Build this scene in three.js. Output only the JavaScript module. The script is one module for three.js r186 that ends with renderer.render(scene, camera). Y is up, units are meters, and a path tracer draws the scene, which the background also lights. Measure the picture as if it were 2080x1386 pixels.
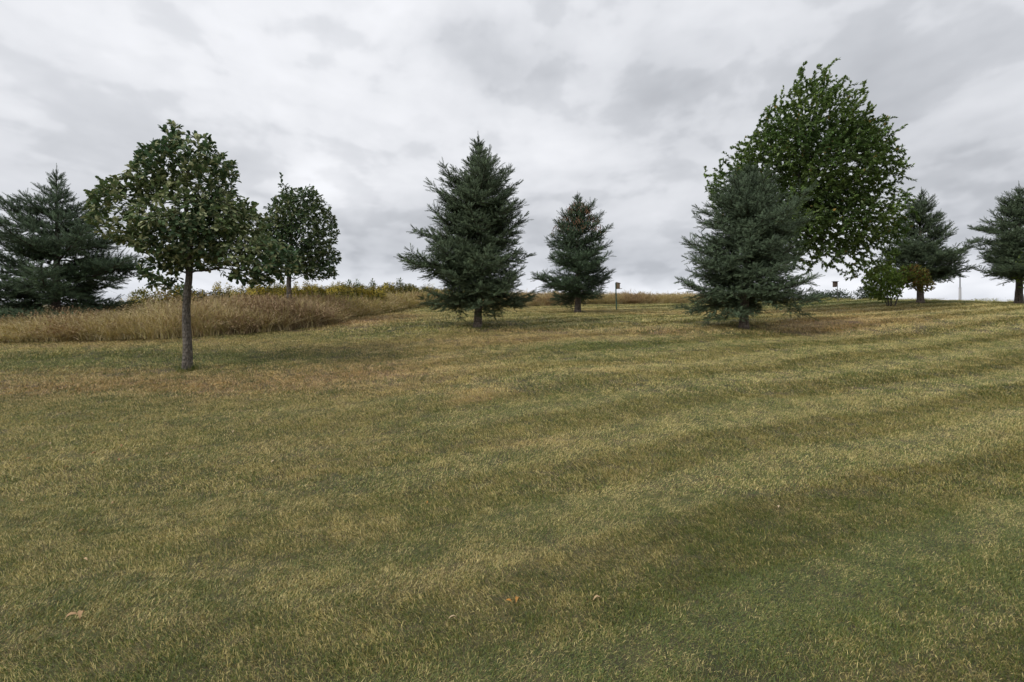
import * as THREE from 'three';

// ---------------------------------------------------------------- camera, sky, sun, exposure
const scene = new THREE.Scene();
const camera = new THREE.PerspectiveCamera(61.93, 1024 / 682, 0.1, 9000);
camera.position.set(0, 1.6, 0);
camera.lookAt(0, 1.6, -10);
const renderer = new THREE.WebGLRenderer({ antialias: true });
renderer.toneMapping = THREE.LinearToneMapping;
renderer.toneMappingExposure = 1.16;
renderer.shadowMap.enabled = true;

const SKY_LEVEL = 1.0;
const sun = new THREE.DirectionalLight(new THREE.Color(1.0, 0.96, 0.9), 1.5);
sun.position.set(-46, 52, 20);
sun.target.position.set(0, 0, -16);
sun.castShadow = true;
sun.shadow.radius = 20;
sun.shadow.mapSize.set(4096, 4096);
Object.assign(sun.shadow.camera, { left: -60, right: 60, top: 60, bottom: -60, near: 1, far: 200 });
sun.name = 'sun';
scene.add(sun, sun.target);

// ---------------------------------------------------------------- helpers
function rng(seed) {
  let s = seed >>> 0;
  return () => { s = (s + 0x6d2b79f5) | 0; let t = Math.imul(s ^ (s >>> 15), 1 | s); t = (t + Math.imul(t ^ (t >>> 7), 61 | t)) ^ t; return ((t ^ (t >>> 14)) >>> 0) / 4294967296; };
}
const lerp = (a, b, t) => a + (b - a) * t;
const clamp = (x, a = 0, b = 1) => Math.min(b, Math.max(a, x));
const smooth = (a, b, x) => { const t = clamp((x - a) / (b - a)); return t * t * (3 - 2 * t); };
const PERM = (() => { const r = rng(77), p = new Uint16Array(512); const a = [...Array(256).keys()]; for (let i = 255; i > 0; i--) { const j = Math.floor(r() * (i + 1)); [a[i], a[j]] = [a[j], a[i]]; } for (let i = 0; i < 512; i++) p[i] = a[i & 255]; return p; })();
const G2 = [[1, 0], [-1, 0], [0, 1], [0, -1], [0.7071, 0.7071], [-0.7071, 0.7071], [0.7071, -0.7071], [-0.7071, -0.7071]];
function noise(x, y) {            // gradient noise, about -0.7 to 0.7
  const ix = Math.floor(x), iy = Math.floor(y), fx = x - ix, fy = y - iy, X = ix & 255, Y = iy & 255;
  const u = fx * fx * fx * (fx * (fx * 6 - 15) + 10), v = fy * fy * fy * (fy * (fy * 6 - 15) + 10);
  const g = (a, b, dx, dy) => { const q = G2[PERM[PERM[(X + a) & 255] + ((Y + b) & 255)] & 7]; return q[0] * dx + q[1] * dy; };
  return lerp(lerp(g(0, 0, fx, fy), g(1, 0, fx - 1, fy), u), lerp(g(0, 1, fx, fy - 1), g(1, 1, fx - 1, fy - 1), u), v);
}
function fbm(x, y, n = 4) { let s = 0, a = 1; for (let i = 0; i < n; i++) { s += a * noise(x, y); x = x * 2.03 + 17.3; y = y * 2.03 - 9.1; a *= 0.5; } return s; }
const V = (x, y, z) => new THREE.Vector3(x, y, z);
const C = (r, g, b) => new THREE.Color().setRGB(r, g, b);
const taken = {};
function numbered(name) { const k = taken[name] = (taken[name] ?? -1) + 1; return k ? name + '_' + String(k).padStart(3, '0') : name; }
function tag(o, label, category, group, kind) {
  o.userData.label = label; o.userData.category = category;
  if (group) o.userData.group = group;
  if (kind) o.userData.kind = kind;
  return o;
}
function thing(name, label, category, x, y, z, group) { const g = new THREE.Group(); g.name = numbered(name); g.position.set(x, y, z); scene.add(g); return tag(g, label, category, group); }
function part(name, geo, mat, parent) { const m = new THREE.Mesh(geo, mat); m.name = name; m.castShadow = m.receiveShadow = true; parent.add(m); return m; }

class Geo {                       // collects triangles; build() gives one BufferGeometry
  constructor() { this.p = []; this.u = []; this.c = []; this.i = []; }
  v(x, y, z, u = 0, w = 0, c) { this.p.push(x, y, z); this.u.push(u, w); if (c) this.c.push(c[0], c[1], c[2]); return this.p.length / 3 - 1; }
  t(a, b, c) { this.i.push(a, b, c); }
  tube(pts, rad, sides = 5, cap = false, wob = null) {
    let prev = -1, len = 0; const n = V(1, 0, 0), d = V(), b = V();
    for (let k = 0; k < pts.length; k++) {
      d.subVectors(pts[Math.min(k + 1, pts.length - 1)], pts[Math.max(k - 1, 0)]).normalize();
      n.addScaledVector(d, -n.dot(d)); if (n.lengthSq() < 1e-3) n.set(0, 0, 1).addScaledVector(d, -d.z); n.normalize(); b.crossVectors(d, n);
      if (k) len += pts[k].distanceTo(pts[k - 1]);
      const at = this.p.length / 3;
      for (let s = 0; s <= sides; s++) {
        const a = (s % sides) / sides * Math.PI * 2, r = rad[k] * (wob ? wob(a, len, k) : 1), x = Math.cos(a) * r, y = Math.sin(a) * r;
        this.v(pts[k].x + n.x * x + b.x * y, pts[k].y + n.y * x + b.y * y, pts[k].z + n.z * x + b.z * y, s / sides * Math.max(0.05, rad[0] * 6.28), len);
      }
      if (prev >= 0) for (let s = 0; s < sides; s++) { this.t(prev + s, prev + s + 1, at + s); this.t(prev + s + 1, at + s + 1, at + s); }
      prev = at;
    }
    if (cap) for (let s = 1; s < sides - 1; s++) this.t(prev, prev + s, prev + s + 1);
  }
  build() {
    const g = new THREE.BufferGeometry();
    g.setAttribute('position', new THREE.Float32BufferAttribute(this.p, 3));
    g.setAttribute('uv', new THREE.Float32BufferAttribute(this.u, 2));
    if (this.c.length) g.setAttribute('color', new THREE.Float32BufferAttribute(this.c, 3));
    g.setIndex(this.i); g.computeVertexNormals();
    return g;
  }
}
class Copies {                    // collects matrices and tints for one InstancedMesh
  constructor() { this.m = []; this.c = []; }
  add(m, c) { for (let k = 0; k < 16; k++) this.m.push(m.elements[k]); this.c.push(c[0], c[1], c[2]); }
  get count() { return this.c.length / 3; }
  build(name, geo, mat, parent) {
    const o = new THREE.InstancedMesh(geo, mat, this.count);
    o.instanceMatrix.array.set(this.m);
    o.instanceColor = new THREE.InstancedBufferAttribute(new Float32Array(this.c), 3);
    o.name = name; o.castShadow = o.receiveShadow = true; o.userData.kind = 'stuff'; parent.add(o);
    return o;
  }
}
const mx = new THREE.Matrix4(), lay = new THREE.Matrix4(), q1 = new THREE.Quaternion(), q2 = new THREE.Quaternion(), UPV = V(0, 1, 0);
function frame(pos, dir, up, sx, sy, sz) {   // y along dir, z as near to up as can be
  const y = dir.clone().normalize(), x = V().crossVectors(y, up); if (x.lengthSq() < 1e-4) x.set(1, 0, 0).addScaledVector(y, -y.x); x.normalize();
  const z = V().crossVectors(x, y);
  return new THREE.Matrix4().makeBasis(x.multiplyScalar(sx), y.multiplyScalar(sy), z.multiplyScalar(sz)).setPosition(pos);
}
function dataTex(w, h, fn, srgb = false) {
  const a = new Uint8Array(w * h * 4);
  for (let y = 0; y < h; y++) for (let x = 0; x < w; x++) { const c = fn(x, y), o = (y * w + x) * 4; for (let k = 0; k < 3; k++) a[o + k] = clamp(srgb ? Math.pow(Math.max(0, c[k]), 1 / 2.2) : c[k]) * 255; a[o + 3] = 255; }
  const t = new THREE.DataTexture(a, w, h); t.magFilter = THREE.LinearFilter; t.minFilter = THREE.LinearFilter; t.wrapS = t.wrapT = THREE.RepeatWrapping;
  if (srgb) t.colorSpace = THREE.SRGBColorSpace; t.needsUpdate = true; return t;
}

// ---------------------------------------------------------------- overcast sky
{
  const W = 3072, H = 1536, a = new Float32Array(W * H * 4);
  // broad cloud masses: azimuth to the right of the view (degrees), height (degrees), half widths, brightness
  const masses = [[-4, 27.5, 6, 2.6, -0.15], [-1, 25, 4, 1.8, -0.07], [-12, 29, 12, 5, 0.05], [-30, 24, 22, 9, 0.06], [-17, 14.5, 5, 3.2, 0.11], [-12, 9.5, 10, 3.2, -0.12], [5, 12, 9, 5, -0.04], [14, 22, 8, 4, -0.06], [3, 18, 8, 3.5, 0.06],
    [10, 8, 12, 2.4, -0.12], [14, 4.6, 26, 1.3, 0.09], [-24, 5.0, 14, 1.6, 0.05], [33, 17, 14, 9, -0.07], [41, 24, 9, 4, 0.02], [40, 11, 9, 5, -0.05], [-38, 12, 9, 4, -0.06], [36, 4.5, 14, 1.6, 0.08]];
  // cloud thickness over (azimuth, height), its scale shrinking towards the horizon
  const thick = (p, e) => { const wx = fbm(p * 0.6 + 3.1, e * 0.6 + 8.2, 3), wy = fbm(p * 0.6 - 7.7, e * 0.6 + 1.4, 3), f = fbm(p * 0.8 + wx * 0.4, e * 1.15 + wy * 0.4, 6), g = fbm(p * 1.9 + 21, e * 2.5 - 5 + wx * 0.5, 5); return 0.65 * f + 0.5 * g + 0.6 * smooth(0, 0.3, f + 0.5 * g) - 0.2; };
  for (let j = 0; j < H; j++) {
    const up = ((j + 0.5) / H - 0.5) * Math.PI, y = Math.sin(up), cy = Math.cos(up), deg = up * 57.2958;
    for (let i = 0; i < W; i++) {
      const r = ((i + 0.5) / W - 0.5) * 2 * Math.PI, o = (j * W + i) * 4;
      let L = 0.6, tint = 0.2;
      if (y > -0.01) {
        let az = (r + Math.PI / 2) * 57.2958; if (az > 180) az -= 360;
        const cl = Math.max(deg, 0), sc = 1 / (3.4 + cl * 0.34), e = Math.log(3.4 + cl * 0.34) / 0.34 * 1.5, fold = Math.abs(az) / 180;
        const p = az * lerp(0.105, 0.085, smooth(5, 30, cl)) * lerp(1.35, 1, smooth(0, 10, cl)), w = smooth(0.88, 1, fold), p2 = -Math.sign(az) * (360 - Math.abs(az)) * 0.09;
        let D = thick(p, e), E = thick(p + 0.1, e + 0.36);
        if (w > 0) { D = lerp(D, (D + thick(p2, e)) / 2, w); E = lerp(E, (E + thick(p2 + 0.1, e + 0.36)) / 2, w); }
        const polar = smooth(70, 88, cl); D *= 1 - polar; E *= 1 - polar;
        const da = 2.6 * fbm(az * 0.16 + 5, deg * 0.22, 5), de = 1.8 * fbm(az * 0.16 - 9, deg * 0.22 + 3, 5);
        let m = 0; const waz = az + da, wel = deg + de;
        for (const [ma, me, sa, se, b] of masses) { const u = (waz - ma) / sa, v = (wel - me) / se, q = u * u + v * v; if (q < 9) m += b * Math.exp(-q); }
        const n = -0.1 * D + 0.075 * (D - E) + m * 0.95;
        L = 0.655 + 0.04 * smooth(15, 70, deg) + n * 1.3 + 0.05 * smooth(5, 0, deg);
        tint = clamp(-n * 2.2 + 0.2 + 0.25 * smooth(14, 2, deg), 0, 1);
      }
      L = clamp(L, 0.4, 0.9) * SKY_LEVEL;
      a[o] = L * (0.975 - 0.055 * tint); a[o + 1] = L * (0.99 - 0.012 * tint); a[o + 2] = L * (1.035 + 0.045 * tint); a[o + 3] = 1;
    }
  }
  const t = new THREE.DataTexture(a, W, H, THREE.RGBAFormat, THREE.FloatType);
  t.mapping = THREE.EquirectangularReflectionMapping; t.magFilter = t.minFilter = THREE.LinearFilter; t.needsUpdate = true;
  scene.background = t; scene.environment = t;
}

// ---------------------------------------------------------------- terrain (d = metres ahead of the camera, so z = -d)
const PD = [[-60, -1.2], [-20, -0.4], [0, 0], [3, 0.04], [6, 0.26], [9, 0.6], [12, 1.0], [15, 1.5], [18, 2.0], [22, 2.5], [27, 2.94], [31, 3.33], [36, 3.9], [40, 4.05], [46, 3.95], [60, 3.1], [120, 1.5], [400, -2], [5000, -4]];
const slope = PD.map((p, k) => { if (!k || k === PD.length - 1) return 0; const a = (p[1] - PD[k - 1][1]) / (p[0] - PD[k - 1][0]), b = (PD[k + 1][1] - p[1]) / (PD[k + 1][0] - p[0]); return a * b <= 0 ? 0 : 2 * a * b / (a + b); });
const HUMPS = [[-13, 15, 5, 4, 0.2], [23, 30, 9, 9, 0.4], [-5.2, 30, 3.5, 4, 0.24], [1.5, 10.8, 4, 1.9, 0.13], [10.5, 17.5, 4.5, 2.6, -0.12], [-16, 30, 8, 8, 0.05]];
function baseH(X, d) {
  let i = 0; while (i < PD.length - 2 && d > PD[i + 1][0]) i++;
  const [x0, y0] = PD[i], [x1, y1] = PD[i + 1], h = x1 - x0, t = clamp((d - x0) / h);
  let s = (1 + 2 * t) * (1 - t) ** 2 * y0 + t * (1 - t) ** 2 * h * slope[i] + t * t * (3 - 2 * t) * y1 + t * t * (t - 1) * h * slope[i + 1];
  for (const [x, z, rx, rd, a] of HUMPS) s += a * Math.exp(-(((X - x) / rx) ** 2) - ((d - z) / rd) ** 2);
  return s;
}
function ground(X, d) { return baseH(X, d) + (Math.abs(X) < 90 && d < 90 && d > -60 ? 0.035 * noise(X * 0.55 + 5, d * 0.55) + 0.02 * noise(X * 1.4, d * 1.4 + 31) : 0); }

// lawn: how dry (0 green to 1 straw) and how brown the turf is at a place
const PATCHES = [  // X, d, half widths along and across, turn, dryness, brownness
  [-0.46, 9.6, 0.55, 0.3, 0.1, 0.55, 0.45], [-0.9, 9.2, 0.5, 0.14, 0.2, 0.4, 0.4], [1.9, 11.0, 0.9, 0.3, 0.1, 0.4, 0.4], [0.1, 6.95, 0.32, 0.2, 0, 0.35, 0.3],
  [-5.0, 10.8, 4.2, 1.3, 0.16, 0.16, 0.6], [-8.6, 10.2, 3.6, 1.2, 0.08, 0.1, 0.5], [-2.6, 11.6, 2, 0.7, 0.3, 0.15, 0.5], [-6.5, 9.2, 1.6, 0.5, 0, -0.2, 0], [-3, 12.9, 2.6, 0.8, 0.3, 0.3, 0.6], [-8, 12.4, 5, 0.8, 0.1, -0.35, -0.1], [-6, 13.6, 3, 0.5, 0.15, -0.3, 0],
  [-0.5, 15.6, 3.4, 0.9, 0.2, 0.4, 0.7], [0.2, 17.2, 2.6, 0.8, 0, 0.2, 0.6], [-5.2, 19.6, 2.4, 1.0, 1.0, 0.5, 0.7], [-9.6, 14.6, 4, 0.55, 0.15, 0.4, 0.45], [-3.4, 18, 1.6, 0.9, 0.8, -0.2, 0],
  [4.8, 17.9, 1.8, 1.1, 0.1, 0.2, 0.7], [10.2, 19, 2.4, 1.6, 0.5, 0.35, 0.95], [12.9, 20.8, 2.6, 1.6, 0.4, 0.4, 0.6], [7.2, 17.3, 2.4, 0.5, 0, -0.15, 0.1],
  [2.3, 14.8, 2.2, 0.7, 0.1, -0.55, -0.3], [4.9, 13.6, 3, 0.7, 0.1, 0.12, 0], [1.1, 11.9, 3, 0.45, 0.12, 0.22, 0.05], [-1.6, 10.4, 1.5, 0.4, 0.55, 0.28, 0.1], [8, 26, 6, 2, 0, 0.2, 0.5],
  [3, 30, 5, 2.5, 0, 0.3, 0.3], [16, 25, 7, 3, 0.1, 0.22, 0.35], [20, 31.5, 8, 1.6, 0, -0.5, -0.3], [1.5, 4.6, 1.6, 0.5, 0.4, -0.15, 0], [3.0, 3.4, 2.6, 1.0, 0.35, -0.36, 0], [1.4, 3.0, 1.5, 0.5, 0.3, -0.16, 0], [-4.6, 22, 2.8, 0.9, 1.25, 0.6, 0.6], [-5.4, 23, 3.4, 0.7, 1.3, 0.4, 0.5], [0.2, 3.8, 1.3, 0.3, 0.4, 0.2, 0]];  // near right entries: greener turf, foreground shade also put into its colour
function turf(X, d) {
  const w = fbm(X * 0.16 + 3, d * 0.16, 3), w2 = fbm(X * 0.16 - 8, d * 0.16 + 4, 3);
  let dry = 0.51 + 0.2 * fbm(X * 0.5, d * 0.5 + 11, 4) + 0.3 * fbm(X * 2.1 + 7, d * 2.1, 3) + 0.3 * noise(X * 5.5, d * 5.5) + 0.2 * noise(X * 12, d * 12), brown = 0.04 + 0.26 * w;
  const px = X + w2 * 1.1 + 0.25 * fbm(X * 1.5, d * 1.5, 3), pd = d + w * 0.9 + 0.25 * fbm(X * 1.5 + 30, d * 1.5, 3);
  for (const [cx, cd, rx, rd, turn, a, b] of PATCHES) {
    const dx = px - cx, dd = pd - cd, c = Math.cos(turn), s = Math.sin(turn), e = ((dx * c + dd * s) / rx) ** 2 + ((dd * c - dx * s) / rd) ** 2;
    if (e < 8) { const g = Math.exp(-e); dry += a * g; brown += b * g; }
  }
  const ang = lerp(0.46, 0.14, smooth(-2, -7, X));
  const s = -X * Math.sin(ang) + d * Math.cos(ang) + 0.5 * w, stripe = (Math.sin((s - 0.3) * 2 * Math.PI / 1.75 + 0.8 + 1.2 * w2) + 0.45 * Math.sin(s * 2 * Math.PI / 0.66 + w * 4)) * (0.75 + 0.7 * noise(X * 0.4 + 2, d * 0.4)) * lerp(0.45, 1, smooth(-5, 3, X));
  return { dry: clamp(dry), brown: clamp(brown), stripe, ang };
}
const mix3 = (a, b, t) => [lerp(a[0], b[0], t), lerp(a[1], b[1], t), lerp(a[2], b[2], t)];

{
  const S = 64, N = 1024, r = rng(5);
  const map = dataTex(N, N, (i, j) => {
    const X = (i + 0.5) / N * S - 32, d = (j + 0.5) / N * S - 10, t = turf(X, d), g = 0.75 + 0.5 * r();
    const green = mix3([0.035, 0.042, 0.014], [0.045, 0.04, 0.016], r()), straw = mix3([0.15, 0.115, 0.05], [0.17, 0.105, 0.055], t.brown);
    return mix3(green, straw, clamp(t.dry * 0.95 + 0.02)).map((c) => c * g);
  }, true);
  map.wrapS = map.wrapT = THREE.MirroredRepeatWrapping;
  const axis = (near, far) => { const a = []; for (let x = 0; x < near; x += x < 13 ? 0.14 : 0.35) a.push(x); let st = 0.5; for (let x = near; x < far; x += st) { a.push(x); st *= 1.22; } a.push(far); return a; };
  const xs = [...axis(40, 4000).slice(1).map((x) => -x).reverse(), ...axis(40, 4000)], ds = [...axis(12, 3000).slice(1).map((x) => -x).reverse(), ...axis(64, 4000)];
  const g = new Geo();
  for (const d of ds) for (const X of xs) g.v(X, ground(X, d), -d, (X + 32) / S, (d + 10) / S);
  for (let j = 0; j < ds.length - 1; j++) for (let i = 0; i < xs.length - 1; i++) { const a = j * xs.length + i, b = a + 1, c = a + xs.length, e = c + 1; g.t(a, b, c); g.t(b, e, c); }
  const m = part('lawn_ground', g.build(), new THREE.MeshStandardMaterial({ map, roughness: 1, metalness: 0 }), scene);
  m.userData.kind = 'structure';
}

// ---------------------------------------------------------------- mown grass: tufts of single blades
const vc = (o) => new THREE.MeshStandardMaterial({ vertexColors: true, roughness: 0.55, metalness: 0, ...o });
function tuftGeo(seed, blades, radius, width, len, straw) {
  const r = rng(seed), g = new Geo();
  for (let k = 0; k < blades; k++) {
    const a = r() * 6.283, q = Math.sqrt(r()) * radius, x = Math.cos(a) * q, z = Math.sin(a) * q, L = len * (0.35 + 1.0 * r()), w = width * (0.7 + 0.6 * r());
    const yaw = (r() + r() + r() - 1.5) * 3.6, lean = 0.3 + 1.0 * r(), dx = Math.cos(yaw), dz = Math.sin(yaw), tw = r() * 3.14, sx = Math.cos(tw), sz = Math.sin(tw);
    const dead = r() < straw, t = r();
    const c = dead ? mix3([0.72, 0.6, 0.26], [0.46, 0.37, 0.12], t) : mix3([0.05, 0.1, 0.022], [0.22, 0.245, 0.048], t), tip = dead || r() < 0.75 ? c : mix3(c, [0.5, 0.41, 0.17], 0.7);
    const P = (s, h) => { const b = Math.sin(lean * (0.5 + s * 0.8)) * L * s, y = Math.cos(lean * (0.4 + s * 0.9)) * L * s; return [x + dx * b + sx * w * h, y - 0.006, z + dz * b + sz * w * h]; };
    const i0 = g.v(...P(0, -0.5), 0, 0, c), i1 = g.v(...P(0, 0.5), 0, 0, c), i2 = g.v(...P(0.55, -0.42), 0, 0, c), i3 = g.v(...P(0.55, 0.42), 0, 0, c), i4 = g.v(...P(1, 0), 0, 0, tip);
    g.t(i0, i1, i2); g.t(i1, i3, i2); g.t(i2, i3, i4);
  }
  return g.build();
}
const meadowEdge = [[-60, 12], [-30, 13.2], [-14.5, 14.0], [-12.9, 14.3], [-10.8, 14.8], [-8.7, 15.7], [-7.1, 17.1], [-6.3, 18.2], [-6.2, 20.6], [-5.8, 24.6], [-4.9, 28.6], [-2.5, 30.5], [1.4, 33.6], [5, 35.4], [9, 36.4], [14, 37.4], [17, 39]];
function beyondEdge(X, d) { for (let i = 0; i < meadowEdge.length - 1; i++) { const [x0, d0] = meadowEdge[i], [x1, d1] = meadowEdge[i + 1]; if (X >= x0 && X < x1) return d - lerp(d0, d1, (X - x0) / (x1 - x0)); } return X < -60 ? 5 : -5; }
{
  const r = rng(901), grassMat = vc({});
  const rings = [ // from, to, tufts per m2, blades, radius, blade width, length
    [2.0, 5.2, 900, 50, 0.075, 0.0024, 0.031], [5.2, 9.5, 380, 50, 0.1, 0.0036, 0.036], [9.5, 17, 120, 50, 0.14, 0.006, 0.05], [17, 46, 34, 50, 0.22, 0.0105, 0.07]];
  rings.forEach(([d0, d1, per, blades, rad, w, len], ring) => {
    const kinds = [0.16, 0.44, 0.76].flatMap((s, k) => [0, 1, 2, 3].map((j) => ({ s, geo: tuftGeo(ring * 50 + k * 7 + j * 3 + 1, blades, rad, w, len, s), c: new Copies() })));
    const half = (d) => d * 0.93 + 0.9, area = (d1 - d0) * (half(d0) + half(d1)), n = Math.floor(area * per);
    for (let k = 0; k < n; k++) {
      const d = Math.sqrt(lerp(d0 * d0, d1 * d1, r())), X = (r() * 2 - 1) * half(d);
      if (beyondEdge(X, d) > 0.25) { r(); r(); continue; }
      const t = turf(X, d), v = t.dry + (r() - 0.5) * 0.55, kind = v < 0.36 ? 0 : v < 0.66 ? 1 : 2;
      const flow = (t.stripe > 0 ? 0 : Math.PI) + t.ang + fbm(X * 0.9, d * 0.9, 3) * 1.4 + (r() - 0.5) * 1.5;
      const sc = 0.8 + 0.45 * r(), e = 0.2, nx = (ground(X - e, d) - ground(X + e, d)) / (2 * e), nd = (ground(X, d + e) - ground(X, d - e)) / (2 * e);
      const th = 0.6 * clamp(t.stripe * 1.2, -1, 1);            // the mower's pass lays the blades over, to and fro
      const hy = sc * (0.7 + 0.5 * r()) * (1.05 - 0.34 * clamp(t.stripe, -1, 1));
      mx.compose(V(X, ground(X, d), -d), q1.setFromUnitVectors(UPV, V(nx, 1, nd).normalize()), V(1, 1, 1));
      lay.set(1, Math.sin(th) * Math.cos(t.ang), 0, 0, 0, Math.cos(th), 0, 0, 0, -Math.sin(th) * Math.sin(t.ang), 1, 0, 0, 0, 0, 1);
      mx.multiply(lay).multiply(lay.compose(V(0, 0, 0), q2.setFromAxisAngle(UPV, flow), V(sc, hy, sc)));
      const b = t.brown, f = 0.66 + 0.68 * r();
      kinds[kind * 4 + Math.floor(r() * 3.999)].c.add(mx, [f * lerp(1, 0.98, b), f * lerp(1, 0.82, b), f * lerp(1, 0.92, b)]);
    }
    kinds.forEach((k) => { if (k.c.count) { const o = k.c.build(numbered('lawn_grass'), k.geo, grassMat, scene); tag(o, ['short green mown grass blades of the lawn', 'mixed green and dry mown grass of the lawn', 'straw coloured dry mown grass of the lawn'][[0.16, 0.44, 0.76].indexOf(k.s)], 'grass', 'mown lawn grass', 'stuff'); } });
  });
}

// ---------------------------------------------------------------- bark
const barkTone = (seed, a, b, light) => dataTex(128, 512, (x, y) => {
  const u = x / 128 * Math.PI * 2, n = 0.8 * (fbm(Math.cos(u) * 2.6 + seed, y / 512 * 7, 4) + fbm(Math.sin(u) * 2.6 - seed, y / 512 * 7 + 40, 4)), ridge = 0.7 * (Math.abs(noise(Math.cos(u) * 7 + seed + 9, y / 512 * 13)) + Math.abs(noise(Math.sin(u) * 7 - seed, y / 512 * 13 + 60)));
  return mix3(mix3(a, b, clamp(0.5 + n)), light, clamp(ridge * 2.4 - 0.2) * 0.8);
}, true);
const barkBump = dataTex(128, 512, (x, y) => { const u = x / 128 * Math.PI * 2, h = 0.5 + 0.5 * (fbm(Math.cos(u) * 7 + 3, y / 512 * 12, 4) + fbm(Math.sin(u) * 7 - 3, y / 512 * 12 + 50, 4)); return [h, h, h]; });
const bark = (tex) => new THREE.MeshStandardMaterial({ map: tex, bumpMap: barkBump, bumpScale: 0.03, roughness: 0.95 });
const oakBark = bark(barkTone(2, [0.04, 0.034, 0.028], [0.12, 0.1, 0.08], [0.24, 0.215, 0.18])), spruceBark = bark(barkTone(5, [0.04, 0.03, 0.024], [0.13, 0.1, 0.08], [0.3, 0.25, 0.2])), mapleBark = bark(barkTone(8, [0.07, 0.062, 0.055], [0.12, 0.11, 0.1], [0.2, 0.185, 0.17]));
const twigMat = new THREE.MeshStandardMaterial({ color: C(0.055, 0.042, 0.032), roughness: 0.95 });

// ---------------------------------------------------------------- spruces
const shootGeo = (() => {
  const r = rng(33), g = new Geo(), n = 46;
  for (let k = 0; k < n; k++) {
    const h = k / n * 0.98, a = k * 2.4 + r(), L = (0.17 + 0.05 * r()) * (h > 0.85 ? 0.75 : 1), w = 0.024, ox = Math.cos(a), oz = Math.sin(a), f = L * (0.55 + 0.3 * r()) * (h > 0.9 ? 1.6 : 1), s = 0.75 + 0.5 * r(), c = [s, s, s];
    const i0 = g.v(-oz * w, h, ox * w, 0, 0, c), i1 = g.v(oz * w, h, -ox * w, 0, 0, c), i2 = g.v(ox * L, h + f, oz * L, 0, 0, c);
    g.t(i0, i1, i2);
  }
  const br = [0.9, 0.6, 0.4]; for (const s of [0, 2.1]) { const x = Math.cos(s) * 0.022, z = Math.sin(s) * 0.022; const a = g.v(-x, 0, -z, 0, 0, br), b = g.v(x, 0, z, 0, 0, br), c = g.v(0, 1, 0, 0, 0, br); g.t(a, b, c); }
  return g.build();
})();
const needleMat = new THREE.MeshStandardMaterial({ vertexColors: true, roughness: 0.7 });
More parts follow.
